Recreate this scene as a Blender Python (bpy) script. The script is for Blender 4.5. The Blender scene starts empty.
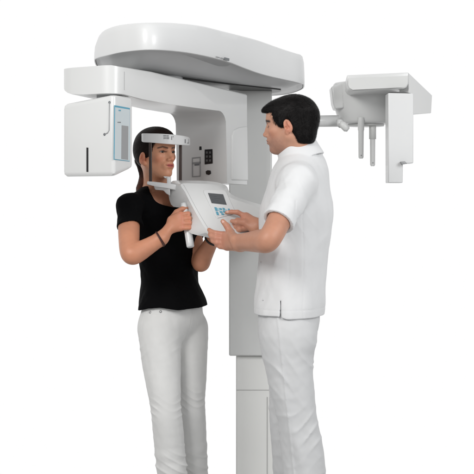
import bpy, bmesh, math, random
import numpy as np
from mathutils import Vector, Matrix, noise
random.seed(4)
sc = bpy.context.scene
COL = sc.collection
F = 1161.0            # focal length in photo pixels
CAMZ = 1.39
HZ = 200.0

def P(px, py, Y):
    return Vector(((px-237.0)/F*Y, Y, CAMZ-(py-HZ)/F*Y))

def PP(px, py, p0, n):
    "point of the plane (p0, n) seen at a photo position"
    o = Vector((0, 0, CAMZ)); d = P(px, py, 1.0)-o
    t = (Vector(p0)-o).dot(n)/d.dot(n)
    return o+d*t

# ------------------------------------------------------------------ materials
def mat(name, col, rough=0.5, spec=0.5, coat=0.0, bump=0.0, bscale=200, var=0.0, vscale=6, attr=None,
        sss=0.0, sssr=(0.01, 0.004, 0.002), metal=0.0, emit=0, sheen=0.0, stretch=None, wrinkle=0.0, wscale=22):
    m = bpy.data.materials.new(name); m.use_nodes = True
    nt = m.node_tree; b = nt.nodes['Principled BSDF']
    b.inputs['Base Color'].default_value = (*col, 1)
    b.inputs['Roughness'].default_value = rough
    b.inputs['Specular IOR Level'].default_value = spec
    b.inputs['Metallic'].default_value = metal
    b.inputs['Coat Weight'].default_value = coat
    b.inputs['Coat Roughness'].default_value = 0.12
    b.inputs['Sheen Weight'].default_value = sheen
    tc = nt.nodes.new('ShaderNodeTexCoord')
    src = None
    if attr:
        a = nt.nodes.new('ShaderNodeAttribute'); a.attribute_name = attr
        src = a.outputs['Color']
        nt.links.new(src, b.inputs['Base Color'])
    if var > 0:
        n = nt.nodes.new('ShaderNodeTexNoise'); n.inputs['Scale'].default_value = vscale
        n.inputs['Detail'].default_value = 6
        nt.links.new(tc.outputs['Object'], n.inputs['Vector'])
        mr = nt.nodes.new('ShaderNodeMapRange')
        mr.inputs['From Min'].default_value = .3; mr.inputs['From Max'].default_value = .7
        mr.inputs['To Min'].default_value = 1-var; mr.inputs['To Max'].default_value = 1+var
        nt.links.new(n.outputs['Fac'], mr.inputs['Value'])
        vm = nt.nodes.new('ShaderNodeVectorMath'); vm.operation = 'SCALE'
        if src: nt.links.new(src, vm.inputs[0])
        else: vm.inputs[0].default_value = col
        nt.links.new(mr.outputs['Result'], vm.inputs['Scale'])
        nt.links.new(vm.outputs['Vector'], b.inputs['Base Color'])
    if bump > 0:
        n = nt.nodes.new('ShaderNodeTexNoise'); n.inputs['Scale'].default_value = bscale
        n.inputs['Detail'].default_value = 4
        if stretch:
            mp = nt.nodes.new('ShaderNodeMapping'); mp.inputs['Scale'].default_value = stretch
            nt.links.new(tc.outputs['Object'], mp.inputs['Vector'])
            nt.links.new(mp.outputs['Vector'], n.inputs['Vector'])
        else:
            nt.links.new(tc.outputs['Object'], n.inputs['Vector'])
        bp = nt.nodes.new('ShaderNodeBump'); bp.inputs['Strength'].default_value = bump
        bp.inputs['Distance'].default_value = 0.002
        nt.links.new(n.outputs['Fac'], bp.inputs['Height'])
        nt.links.new(bp.outputs['Normal'], b.inputs['Normal'])
    if wrinkle > 0:
        n2 = nt.nodes.new('ShaderNodeTexNoise'); n2.inputs['Scale'].default_value = wscale
        n2.inputs['Detail'].default_value = 3; n2.inputs['Distortion'].default_value = 1.2; n2.noise_type = 'RIDGED_MULTIFRACTAL'
        mp2 = nt.nodes.new('ShaderNodeMapping'); mp2.inputs['Scale'].default_value = (1, 1, .55); mp2.inputs['Rotation'].default_value = (.3, .5, 0)
        nt.links.new(tc.outputs['Object'], mp2.inputs['Vector']); nt.links.new(mp2.outputs['Vector'], n2.inputs['Vector'])
        b2 = nt.nodes.new('ShaderNodeBump'); b2.inputs['Strength'].default_value = wrinkle; b2.inputs['Distance'].default_value = .003
        nt.links.new(n2.outputs['Fac'], b2.inputs['Height'])
        if bump > 0: nt.links.new(bp.outputs['Normal'], b2.inputs['Normal'])
        nt.links.new(b2.outputs['Normal'], b.inputs['Normal'])
    if sss > 0:
        b.inputs['Subsurface Weight'].default_value = sss
        b.inputs['Subsurface Radius'].default_value = sssr
        b.inputs['Subsurface Scale'].default_value = 1.0
    return m

# ------------------------------------------------------------------ objects
def link(name, me, m, parent=None, smooth=True):
    o = bpy.data.objects.new(name, me); COL.objects.link(o)
    if m is not None: me.materials.append(m)
    if smooth:
        for p in me.polygons: p.use_smooth = True
    if parent is not None:
        o.parent = parent
        chain = Vector((0, 0, 0)); q = parent
        while q is not None:
            chain += q.location; q = q.parent
        # keep vertices local to the parent: shift them back once
        if chain.length > 0:
            me.transform(Matrix.Translation(-chain))
    return o

def empty(name, loc, label, cat):
    o = bpy.data.objects.new(name, None); COL.objects.link(o); o.location = loc
    o.empty_display_size = .1
    o['label'] = label; o['category'] = cat
    return o

def bevel(o, w, seg=3, ang=30):
    md = o.modifiers.new('bevel', 'BEVEL'); md.width = w; md.segments = seg
    md.limit_method = 'ANGLE'; md.angle_limit = math.radians(ang)
    md.harden_normals = False
    return o

def autosmooth(o, ang=40):
    me = o.data
    bm = bmesh.new(); bm.from_mesh(me)
    for e in bm.edges:
        if len(e.link_faces) == 2:
            e.smooth = e.calc_face_angle(0) < math.radians(ang)
    bm.to_mesh(me); bm.free()
    return o

def mesh_from(verts, faces):
    me = bpy.data.meshes.new('mesh'); me.from_pydata([tuple(v) for v in verts], [], faces)
    bm = bmesh.new(); bm.from_mesh(me); bmesh.ops.recalc_face_normals(bm, faces=bm.faces)
    bm.to_mesh(me); bm.free()
    return me

def prism(loop, vec):
    "closed loop of 3D points swept along vec"
    n = len(loop); vec = Vector(vec)
    vs = [Vector(p) for p in loop]+[Vector(p)+vec for p in loop]
    fs = [list(range(n))[::-1], list(range(n, 2*n))]+[[i, (i+1) % n, n+(i+1) % n, n+i] for i in range(n)]
    return mesh_from(vs, fs)

def loft(rings, cap=True):
    n = len(rings[0]); vs = [Vector(p) for r in rings for p in r]; fs = []
    for k in range(len(rings)-1):
        for i in range(n):
            fs.append([k*n+i, k*n+(i+1) % n, (k+1)*n+(i+1) % n, (k+1)*n+i])
    if cap:
        fs.append(list(range(n))[::-1]); fs.append([(len(rings)-1)*n+i for i in range(n)])
    return mesh_from(vs, fs)

def frame_for(d):
    d = Vector(d).normalized()
    a = Vector((0, 0, 1)) if abs(d.z) < .9 else Vector((1, 0, 0))
    u = d.cross(a).normalized(); return u, d.cross(u).normalized()

def tube(pts, r, seg=20, flat=1.0):
    pts = [Vector(p) for p in pts]
    rs = r if isinstance(r, (list, tuple)) else [r]*len(pts)
    rings = []; u = None
    for i, p in enumerate(pts):
        d = (pts[min(i+1, len(pts)-1)]-pts[max(i-1, 0)]).normalized()
        if u is None: u, _ = frame_for(d)
        u = (u-d*u.dot(d)).normalized(); v = d.cross(u)
        rings.append([p+(u*math.cos(t)+v*math.sin(t)*flat)*rs[i] for t in [2*math.pi*k/seg for k in range(seg)]])
    return loft(rings)

def arc_pts(c, r, a0, a1, n):
    return [(c[0]+r*math.cos(math.radians(a0+(a1-a0)*i/n)), c[1]+r*math.sin(math.radians(a0+(a1-a0)*i/n))) for i in range(n+1)]

def spline(pts, n=8, closed=False):
    "Catmull-Rom through points (any dimension)"
    out = []; m = len(pts)
    rng = range(m) if closed else range(m-1)
    for i in rng:
        if closed: p0, p1, p2, p3 = [np.array(pts[(i+k-1) % m], float) for k in range(4)]
        else: p0, p1, p2, p3 = [np.array(pts[min(max(i+k-1, 0), m-1)], float) for k in range(4)]
        for j in range(n):
            t = j/n
            out.append(.5*((2*p1)+(-p0+p2)*t+(2*p0-5*p1+4*p2-p3)*t*t+(-p0+3*p1-3*p2+p3)*t**3))
    if not closed: out.append(np.array(pts[-1], float))
    return out

def decal_quad(name, pxs, p0, n, m, parent, th=.002, lift=.0, bev=0):
    "flat plate on the plane (p0,n) whose corners are at the given photo positions"
    n = Vector(n).normalized()
    if n.y > 0: n = -n
    loop = [PP(a, b, p0, n)+n*lift for a, b in pxs]
    o = link(name, prism(loop, n*th), m, parent, smooth=False)
    if bev: bevel(o, bev, 2)
    return o

# ------------------------------------------------------------------ implicit bodies
def A(*v): return np.array(v, dtype=np.float64)

def smin(a, b, k):
    h = np.clip(.5+.5*(b-a)/k, 0, 1)
    return b*(1-h)+a*h-k*h*(1-h)

class Op:
    def __init__(s, kind, mode, k, c, rad, **kw):
        s.kind = kind; s.mode = mode; s.k = k; s.c = np.array(c, float); s.rad = rad; s.__dict__.update(kw)
    def d(s, p):
        if s.kind == 'cone':
            pa = p-s.a; t = np.clip((pa@s.ba)/s.bb, 0, 1)
            return np.sqrt(((pa-t[:, None]*s.ba)**2).sum(1))-(s.ra+(s.rb-s.ra)*t)
        if s.kind == 'ell':
            q = (p-s.c)@s.R          # local coordinates
            k0 = np.sqrt(((q/s.r)**2).sum(1))+1e-9; k1 = np.sqrt(((q/(s.r**2))**2).sum(1))+1e-9
            return k0*(k0-1)/k1
        if s.kind == 'box':
            q = np.abs((p-s.c)@s.R)-(s.r-s.rr)
            return np.sqrt((np.maximum(q, 0)**2).sum(1))+np.minimum(q.max(1), 0)-s.rr
        if s.kind == 'plane':
            return (p-s.c)@s.n
        if s.kind == 'fn':
            return s.f(p)

class Field:
    def __init__(s): s.ops = []; s.disp = None; s.post = []; s.fr = (np.zeros(3), np.eye(3), 1.0)
    def setframe(s, o=None, R=None, sc_=1.0):
        s.fr = (np.zeros(3) if o is None else np.array(o, float), np.eye(3) if R is None else R, sc_)
    def T(s, p): return s.fr[0]+s.fr[1]@(np.array(p, float)*s.fr[2])
    def cone(s, a, b, ra, rb, k=.02, mode='u'):
        a, b = s.T(a), s.T(b); q = s.fr[2]; ra *= q; rb *= q
        s.ops.append(Op('cone', mode, k*q, (a+b)/2, np.linalg.norm(b-a)/2+max(ra, rb), a=a, ba=b-a, bb=max(((b-a)**2).sum(), 1e-12), ra=ra, rb=rb)); return s
    def chain(s, pts, rs, k=.02, mode='u'):
        for i in range(len(pts)-1): s.cone(pts[i], pts[i+1], rs[i], rs[i+1], k if i == 0 else max(k*.5, .004), mode)
        return s
    def schain(s, pts, rs, k=.02, n=5):
        q = spline([tuple(p)+(r,) for p, r in zip(pts, rs)], n)
        for i in range(len(q)-1): s.cone(q[i][:3], q[i+1][:3], float(q[i][3]), float(q[i+1][3]), k if i == 0 else .012)
        return s
    def ell(s, c, r, k=.02, mode='u', R=None):
        R = np.eye(3) if R is None else R; q = s.fr[2]; r = np.array(r, float)*q
        s.ops.append(Op('ell', mode, k*q, s.T(c), r.max(), r=r, R=s.fr[1]@R)); return s
    def box(s, c, r, rr=.01, k=.01, mode='u', R=None):
        R = np.eye(3) if R is None else R; q = s.fr[2]; r = np.array(r, float)*q
        s.ops.append(Op('box', mode, k*q, s.T(c), np.linalg.norm(r), r=r, rr=rr*q, R=s.fr[1]@R)); return s
    def plane(s, c, n, k=.002, mode='i'):
        n = s.fr[1]@np.array(n, float); n = n/np.linalg.norm(n)
        s.ops.append(Op('plane', mode, k, s.T(c), 1e9, n=n)); return s
    def fn(s, f, mode='i', k=.002):
        s.ops.append(Op('fn', mode, k, (0, 0, 0), 1e9, f=f)); return s
    def ev(s, p, c=None, rad=0):
        d = np.full(len(p), 1.0)
        for o in s.ops:
            if c is not None and o.rad < 1e8 and np.linalg.norm(o.c-c)-o.rad > rad+.05 and (o.mode != 'i'): continue
            v = o.d(p)
            if o.mode == 'u': d = smin(d, v, o.k)
            elif o.mode == 's': d = -smin(-d, v, o.k)
            else: d = -smin(-d, -v, o.k)
        if s.disp is not None: d = d+s.disp(p)
        for g in s.post: d = np.maximum(d, g(p))
        return d

def surf(field, lo, hi, h, smooth=1):
    lo = np.array(lo, float); hi = np.array(hi, float)
    B = 12
    nb = np.ceil((hi-lo)/(h*B)).astype(int); n = nb*B+1
    D = np.full(n, 1.0, dtype=np.float32)
    g = np.stack(np.meshgrid(*[np.arange(k) for k in nb], indexing='ij'), -1).reshape(-1, 3)
    cen = lo+(g+.5)*B*h
    dc = field.ev(cen); br = B*h*.87
    loc = np.stack(np.meshgrid(*[np.arange(B+1)]*3, indexing='ij'), -1).reshape(-1, 3)*h
    for gi, ce, dd in zip(g, cen, dc):
        i, j, k = gi*B
        if abs(dd) > br*1.7+.012:
            if dd < 0:
                D[i:i+B+1, j:j+B+1, k:k+B+1] = -1.0
            continue
    for gi, ce, dd in zip(g, cen, dc):
        if abs(dd) > br*1.7+.012: continue
        i, j, k = gi*B
        D[i:i+B+1, j:j+B+1, k:k+B+1] = field.ev(lo+gi*B*h+loc, ce, br).reshape(B+1, B+1, B+1)
    S = D < 0
    cnt = np.zeros(n-1, dtype=np.uint8)
    for a in (0, 1):
        for b in (0, 1):
            for c in (0, 1):
                cnt += S[a:n[0]-1+a, b:n[1]-1+b, c:n[2]-1+c]
    act = np.argwhere((cnt > 0) & (cnt < 8))
    m = n-1
    flat = (act[:, 0]*m[1]+act[:, 1])*m[2]+act[:, 2]
    acc = np.zeros((len(act), 3)); num = np.zeros(len(act))
    cor = [(a, b, c) for a in (0, 1) for b in (0, 1) for c in (0, 1)]
    val = {c: D[act[:, 0]+c[0], act[:, 1]+c[1], act[:, 2]+c[2]].astype(float) for c in cor}
    for c in cor:
        for ax in range(3):
            if c[ax] == 0:
                e = list(c); e[ax] = 1; e = tuple(e)
                v0, v1 = val[c], val[e]; ok = (v0 < 0) != (v1 < 0)
                t = np.where(ok, v0/np.where(ok, v0-v1, 1), 0)
                pt = np.array(c, float)+t[:, None]*np.eye(3)[ax]
                acc += pt*ok[:, None]; num += ok
    V = lo+(act+acc/num[:, None])*h
    quads = []
    for ax in range(3):
        sl0 = [slice(None)]*3; sl1 = [slice(None)]*3
        sl0[ax] = slice(0, -1); sl1[ax] = slice(1, None)
        e = np.argwhere(S[tuple(sl0)] != S[tuple(sl1)])
        b, c = (ax+1) % 3, (ax+2) % 3
        e = e[(e[:, b] > 0) & (e[:, c] > 0) & (e[:, b] < m[b]) & (e[:, c] < m[c])]
        s0 = S[e[:, 0], e[:, 1], e[:, 2]]
        ids = []
        for db, dc_ in ((-1, -1), (0, -1), (0, 0), (-1, 0)):
            q = e.copy(); q[:, b] += db; q[:, c] += dc_
            ids.append(np.searchsorted(flat, (q[:, 0]*m[1]+q[:, 1])*m[2]+q[:, 2]))
        q = np.stack(ids, 1)
        q[~s0] = q[~s0][:, ::-1]
        quads.append(q)
    Q = np.concatenate(quads)
    for _ in range(smooth):
        accv = np.zeros_like(V); cn = np.zeros(len(V))
        for a in range(4):
            for b in (1, 3):
                np.add.at(accv, Q[:, a], V[Q[:, (a+b) % 4]]); np.add.at(cn, Q[:, a], 1)
        V = V*.5+.5*accv/np.maximum(cn, 1)[:, None]
    return V, Q

def np_mesh(parts):
    "parts: list of (V, Q, colour array or None, material index)"
    Vs, Qs, Cs, Ms = [], [], [], []; off = 0
    for V, Q, C, mi in parts:
        Vs.append(V); Qs.append(Q+off); off += len(V)
        Cs.append(np.ones((len(V), 3)) if C is None else C); Ms.append(np.full(len(Q), mi))
    V = np.concatenate(Vs); Q = np.concatenate(Qs); C = np.concatenate(Cs); M = np.concatenate(Ms)
    me = bpy.data.meshes.new('body')
    me.vertices.add(len(V)); me.vertices.foreach_set('co', V.astype(np.float32).ravel())
    me.loops.add(Q.size); me.loops.foreach_set('vertex_index', Q.astype(np.int32).ravel())
    me.polygons.add(len(Q)); me.polygons.foreach_set('loop_start', (np.arange(len(Q))*4).astype(np.int32))
    me.polygons.foreach_set('material_index', M.astype(np.int32))
    me.update(calc_edges=True)
    a = me.color_attributes.new('tint', 'FLOAT_COLOR', 'POINT')
    a.data.foreach_set('color', np.concatenate([C, np.ones((len(C), 1))], 1).astype(np.float32).ravel())
    me.validate()
    me.polygons.foreach_set('use_smooth', np.ones(len(me.polygons), dtype=bool))
    return me

def basis(f, pitch=0.0, roll=0.0):
    "head frame: columns forward, left, up; pitch > 0 lifts the face"
    f = A(f[0], f[1], 0); f /= np.linalg.norm(f); up = A(0, 0, 1); l = np.cross(up, f)
    p = math.radians(pitch); f2 = f*math.cos(p)+up*math.sin(p); u2 = np.cross(f2, l)
    r = math.radians(roll); l3 = l*math.cos(r)+u2*math.sin(r); u3 = np.cross(f2, l3)
    return np.stack([f2, l3, u3], 1)

def sph_mesh(c, r, n=24):
    V = []; Q = []
    for i in range(n+1):
        th = math.pi*(i+.001)/(n+.002)
        for j in range(2*n):
            ph = math.pi*j/n
            V.append((c[0]+r*math.sin(th)*math.cos(ph), c[1]+r*math.sin(th)*math.sin(ph), c[2]+r*math.cos(th)))
    for i in range(n):
        for j in range(2*n):
            Q.append((i*2*n+j, (i+1)*2*n+j, (i+1)*2*n+(j+1) % (2*n), i*2*n+(j+1) % (2*n)))
    return np.array(V), np.array(Q)

def blend(C, col, m):
    m = np.clip(m, 0, 1)[:, None]; return C*(1-m)+np.array(col)*m

def seg_d(p, a, b):
    a = np.array(a, float); b = np.array(b, float); ba = b-a
    t = np.clip(((p-a)@ba)/(ba@ba), 0, 1); return np.sqrt(((p-a-t[:, None]*ba)**2).sum(1))

def wob(p, s, seed=0):
    "cheap smooth noise in about -1..1"
    x, y, z = p[:, 0]*s+seed*1.7, p[:, 1]*s+seed*2.3, p[:, 2]*s+seed*.9
    return (np.sin(x*1.0+1.3*np.sin(y*1.1+z*.7))+np.sin(y*1.3+1.1*np.sin(z*.9+x*.6)+2)+np.sin(z*1.2+1.2*np.sin(x*.8-y*.9)+4))/3
# ------------------------------------------------------------------ materials in use
M_white = mat('white_enamel', (.66, .665, .66), .32, .45, .25, .04, 900, .012, 5)
M_hous = mat('housing_enamel', (.68, .685, .685), .35, .45, .2, .04, 900, .012, 5)
M_grey = mat('grey_enamel', (.61, .615, .605), .42, .4, .1, .05, 700, .02, 5)
M_lgrey = mat('pale_grey_enamel', (.63, .635, .625), .4, .4, .1, .05, 700, .02, 5)
M_dgrey = mat('mid_grey_plastic', (.30, .305, .31), .45)
M_black = mat('black_plastic', (.012, .012, .013), .35)
M_rod = mat('dark_carbon_rod', (.035, .02, .016), .3)
M_line = mat('joint_line', (.10, .10, .10), .6)
M_print = mat('grey_print', (.16, .17, .18), .5)
M_blue = mat('blue_print', (.10, .33, .45), .4)
M_blue2 = mat('pale_blue_key', (.33, .58, .68), .35)
M_panel = mat('panel_foil', (.56, .62, .64), .3)
M_screen = mat('screen_glass', (.07, .075, .082), .12, .5)
M_lamp = mat('screen_text', (.10, .11, .12), .4)

machine = empty('dental_xray_machine', (0.06, 5.4, 0), 'white panoramic dental x-ray machine with hooded top, rotating arm and side unit', 'x-ray machine')

# --- local frame of the rotating arm
LU = Vector((.51, .86, 0)).normalized(); LV = Vector((-LU.y, LU.x, 0))
AC = P(114, 200, 4.25); AC.z = 0
def L(u, v, z): return AC+LU*u+LV*v+Vector((0, 0, z))

def uz_prism(prof, v0, v1):
    return prism([L(u, v0, z) for u, z in prof], LV*(v1-v0))

# --- column
def boxm(x0, x1, y0, y1, z0, z1):
    return prism([(x0, y0, z0), (x1, y0, z0), (x1, y1, z0), (x0, y1, z0)], (0, 0, z1-z0))
cx0 = (229-237)/F*5.3; cx1 = (272-237)/F*5.3
zst = P(0, 356, 5.3).z
col_up = bevel(link('column', boxm(cx0, cx1, 5.3, 5.58, zst, 1.93), M_grey, machine), .007)
autosmooth(col_up)
lx0 = (236-237)/F*5.33; lx1 = (292-237)/F*5.33
M_low = mat('column_enamel', (.74, .74, .72), .45, .4, .1, .04, 700, .015, 5)
M_soft = mat('soft_seam', (.42, .42, .41), .6)
low = bevel(link('lower_column', boxm(lx0, lx1, 5.33, 5.60, .03, zst-.004), M_low, machine), .006); autosmooth(low)
zl = P(0, 390, 5.33).z
for nm, b in (('joint_seam', (lx0+.002, lx1-.002, 5.328, 5.331, zl-.0012, zl+.0012)),
              ('joint_seam', (P(267, 0, 5.33).x, P(267, 0, 5.33).x+.003, 5.3275, 5.331, .04, P(0, 397, 5.33).z)),
              ('joint_seam', (P(271, 0, 5.33).x, P(271, 0, 5.33).x+.006, 5.3275, 5.331, P(0, 399, 5.33).z, P(0, 396, 5.33).z))):
    link(nm, boxm(*b), M_soft, low, smooth=False)
bevel(link('base_plate', boxm(lx0-.12, lx1+.12, 5.0, 5.75, .006, .034), M_grey, machine), .008)

# --- top housing
st = [  # px, depth, bottom row, top row
 (94.3, 4.66, 60.5, 45), (98, 4.56, 57.5, 33.5), (108, 4.46, 55.0, 27), (125, 4.38, 51.6, 23.2), (150, 4.32, 49.6, 21.2),
 (180, 4.42, 51.5, 22.0), (206, 4.56, 56.0, 25.0), (229, 4.74, 62.0, 31), (246, 4.86, 68.5, 35.5), (262, 4.95, 74.0, 40.0), (283, 5.05, 79, 47.5), (298, 5.12, 82.3, 52.3), (303.4, 5.17, 84.0, 54), (304.3, 5.24, 84.4, 56.5)]
bot = [P(a, c, b) for a, b, c, d in st]; top = [P(a, d, b) for a, b, c, d in st]
back = [(302, 5.42), (285, 5.62), (255, 5.70), (220, 5.60), (180, 5.38), (145, 5.12), (115, 4.90), (99, 4.76)]
for a, b in back:
    q = P(a, 0, b); t = (q.y-4.3)/1.3
    bot.append(Vector((q.x, q.y, 1.945-.045*min(max(t, 0), 1)))); top.append(Vector((q.x, q.y, 2.045+.02*t)))
botS = [Vector(p) for p in spline([tuple(p) for p in bot], 6, True)]
topS = [Vector(p) for p in spline([tuple(p) for p in top], 6, True)]
cen = sum(botS, Vector())/len(botS)
def inset(loop, d, dz):
    out = []; n = len(loop)
    for i, p in enumerate(loop):
        t = loop[(i+1) % n]-loop[i-1]; t.z = 0; t.normalize(); nn = Vector((-t.y, t.x, 0))
        if nn.dot(cen-p) < 0: nn = -nn
        out.append(p+nn*d+Vector((0, 0, dz)))
    return out
sp0 = P(125, 0, 4.62); sp1 = P(272, 0, 5.30)
def to_spine(loop, f, dz):
    out = []; d = sp1-sp0; d.z = 0
    for p in loop:
        t = max(0, min(1, (p-sp0).dot(Vector((d.x, d.y, 0)))/d.length_squared)); s = sp0+d*t; s.z = p.z
        out.append(p.lerp(s, f)+Vector((0, 0, dz)))
    return out
rings = [to_spine(botS, f, z) for f, z in ((.040, .006), (.035, -.001))]+[botS, [p+Vector((0, 0, .005)) for p in to_spine(botS, -.006, 0)],
         [a.lerp(b, .4) for a, b in zip(botS, topS)], [a.lerp(b, .75)for a, b in zip(botS, to_spine(topS, .02, 0))], to_spine(topS, .05, -.008), to_spine(topS, .09, -.002), to_spine(topS, .15, .001), to_spine(topS, .5, .004), to_spine(topS, .97, .005)]
def belly(f, a):
    out = to_spine(botS, f, 0)
    for p in out: p.z = p.z*(1-a)+1.893*a
    return out
under = [belly(.97, 1), belly(.75, 1), belly(.60, 1), belly(.55, .97), belly(.48, .85), belly(.38, .6), belly(.28, .32), belly(.19, .12), belly(.12, .02), belly(.055, 0), belly(.050, -.05)]
rings = [to_spine(botS, .7, .045), to_spine(botS, .10, .03)]+rings
_unused = [inset(botS, .016, .012), inset(botS, .014, .004), inset(botS, .006, -.0005), inset(botS, .002, .001), inset(botS, 0, .006), [a.lerp(b, .35) for a, b in zip(botS, topS)], [a.lerp(b, .7)for a, b in zip(botS, inset(topS, .006, 0))],
         inset(topS, .012, -.010), inset(topS, .022, -.003), inset(topS, .036, .0)]
hs = link('top_housing', loft(rings), M_hous, machine)
autosmooth(hs, 38)
M_under = mat('darker_underside', (.40, .405, .41), .38, .45, .1, .05, 700, .02, 5)  # underside toned darker than the housing enamel
autosmooth(link('housing_underside', loft(under), M_under, hs), 50)
slot = []  # flat black plate imitating the shade in the gap above the arm
for f, z in ((.72, 1.8945), (.72, 1.8885), (.75, 1.8875), (.97, 1.8875)):
    r_ = to_spine(botS, f, 0)
    for p in r_: p.z = z
    slot.append(r_)
link('gap_shade_plate', loft(slot), M_black, hs, False)
# small badge on the housing side
hn = (P(250, 70, 4.885)-P(206, 56, 4.56)).cross(Vector((0, 0, 1))).normalized()
if hn.y > 0: hn = -hn
hp = P(225, 59, 4.706)+hn*.0075
decal_quad('badge', [(224.2, 57.4), (228.6, 58.5), (228.4, 61.0), (224.0, 59.9)], hp, hn, M_print, hs, .004)
for k in range(9):
    x = 216+k*.86; y = 56.8+k*.22
    if k == 4: continue
    decal_quad('badge_letter', [(x, y-.35), (x+.55, y-.22), (x+.55, y+.42), (x, y+.3)], hp, hn, M_dgrey, hs, .0035)

# --- rotating arm
zb = 1.765
prof = [(0, zb+.017), (0, 1.886), (.25, 1.886), (.5, 1.881), (.75, 1.871), (.97, 1.857), (.978, 1.70), (.985, 1.457), (.80, 1.460), (.797, 1.60), (.792, zb-.06)]
prof += arc_pts((.735, zb-.058), .058, 0, 90, 6)[1:]+[(.55, zb), (.36, zb+.001), (.18, zb+.007)]
arings = []
for v, dz, du in ((0, 0, .060), (.0035, 0, .040), (.010, 0, .025), (.022, 0, .011), (.040, 0, .003), (.060, 0, 0), (.14, 0, 0), (.195, .004, 0), (.222, .012, .005), (.242, .022, .014), (.253, .030, .024), (.257, .036, .036)):
    dzt = {0: .011, .0035: .006, .010: .002}.get(v, 0); dr = {0: .016, .0035: .009, .010: .004, .022: .001}.get(v, 0)
    arings.append([L(min(max(u, du), .985-dr) if u > .9 else max(u, du), v, min(z, 1.886-dzt-(.029*max(0, (u-.25)/.72) if u > .25 else 0)) if z > 1.85 else z+(dz*max(0, min(1, (.62-u)/.5)) if (z < zb+.02 and u < .76 and z > zb-.003) else 0)) for u, z in prof])
arm = bevel(link('rotating_arm', loft(arings), M_white, machine), .003, 2, 40); autosmooth(arm, 38)
# thin joint where end cap meets the beam
link('joint_seam', prism([L(.062, -.0008, 1.797), L(.0632, -.0008, 1.797), L(.0632, -.0008, 1.866), L(.062, -.0008, 1.866)], LV*.003), M_dgrey, arm, False)
# collar between the housing and the arm
def disc(c, r, z0, z1, seg=48, r1=None):
    r1 = r if r1 is None else r1
    return loft([[Vector((c.x+r*math.cos(t), c.y+r*math.sin(t), z0)) for t in [2*math.pi*k/seg for k in range(seg)]],
                 [Vector((c.x+r1*math.cos(t), c.y+r1*math.sin(t), z1)) for t in [2*math.pi*k/seg for k in range(seg)]]])
autosmooth(link('arm_bearing', disc(L(.50, .13, 0), .085, 1.862, 1.915), M_dgrey, machine))
# raised side cover of the tube head
cov = [L(u, -.006, z) for u, z in [(.835, 1.475), (.835, 1.665), (.85, 1.69), (.90, 1.705), (.965, 1.712), (.972, 1.475)]]
o = bevel(link('tube_head_cover', prism(cov, LV*.02), M_white, arm), .006, 3); autosmooth(o)
# sockets and frame on the inner face of the tube head
pu = L(.80, .1, 1.55); nu = -LU
sockets = [('socket_plate', [(205, 149.5), (213, 149), (213, 163.5), (205, 164.5)], M_black), ('socket', [(199.6, 143.6), (202.2, 143.4), (202.2, 150), (199.6, 150.3)], M_black),
           ('socket', [(206, 171.3), (208, 170.2), (211, 170.6), (211.3, 173.6), (209, 175), (206.4, 174.2)], M_black)]
for nm, q, m in sockets: decal_quad(nm, q, pu, nu, m, arm, .004, 0, .0012)
for i in range(3):
    for j in range(2):
        x = 206.5+j*3.2; y = 151.5+i*4
        decal_quad('socket_pin', [(x, y), (x+1.8, y-.1), (x+1.8, y+2.1), (x, y+2.2)], pu, nu, M_line, arm, .0052)
fr = [((192.3, 157.6), (201, 156.7), (201, 158.0), (192.3, 158.9)), ((192.3, 162.4), (201, 161.6), (201, 163.4), (192.3, 164.3)), ((192.3, 176.2), (201, 175.6), (201, 176.5), (192.3, 177.1)),
      ((192.3, 158.9), (193.2, 158.8), (193.2, 176.1), (192.3, 176.2)), ((200.1, 158), (201, 157.9), (201, 175.6), (200.1, 175.7))]
for q in fr: decal_quad('light_port_frame', q, pu, nu, M_dgrey, arm, .003)
decal_quad('light_port_frame', [(195, 163.8), (199.6, 163.4), (199.6, 165.2), (195, 165.7)], pu, nu, M_print, arm, .0036)

# --- sensor head
def sring(z, iu0, iu1, iv0, iv1, r=.02, n=5, dz1=0.0):
    pts = []
    for (cu, cv, a) in ((iu1-r, iv1-r, 0), (iu0+r, iv1-r, 90), (iu0+r, iv0+r, 180), (iu1-r, iv0+r, 270)):
        for u, v in arc_pts((cu, cv), r, a, a+90, n):
            pts.append(L(u, v, z+dz1*(u-iu0)/(iu1-iu0)-(.019*(v/.24)**2+.008*(.12-u)/.12*(v/.24) if z > 1.7 else 0)))
    return pts
sh = [sring(1.488, .03, .10, .03, .21, .02, 5, .03), sring(1.478, .008, .112, .008, .232, .014, 5, .032), sring(1.486, .001, .118, .001, .239, .014, 5, .030), sring(1.495, 0, .12, 0, .24, .014, 5, .028),
      sring(1.60, 0, .12, 0, .24, .014), sring(1.758, 0, .12, 0, .24, .014), sring(1.770, .002, .118, .002, .238, .014), sring(1.775, .008, .112, .008, .232, .014)]
sens = link('sensor_head', loft(sh), M_white, machine); autosmooth(sens, 40)
o = link('mount_gap', loft([sring(1.768, .03, .10, .03, .11, .014), sring(1.80, .03, .10, .03, .11, .014)]), M_dgrey, sens, False)
pb = L(0, .1, 1.6); pk = L(.05, 0, 1.6)
decal_quad('slot', [(86.6, 147.5), (88.4, 147.7), (88.4, 172), (86.6, 171.8)], pb, -LU, M_black, sens, .0012)
gl = [(109.6, 102.4), (109.2, 130.5), (107.6, 133), (104.6, 134.4)]
pts = [PP(a, b, pb, -LU)+LU*.001 for a, b in gl]
link('groove', tube(pts, .0028, 8), M_dgrey, sens)
for k in (0, 3): link('groove_end', tube([pts[k]-LU*.002, pts[k]+LU*.004], .0052, 12), M_print, sens)
pn = -LV
decal_quad('side_panel', [(114.3, 105.2), (129.6, 108), (129.4, 161.5), (113.6, 159.6)], pk, pn, M_blue, sens, .0016, 0)
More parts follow.
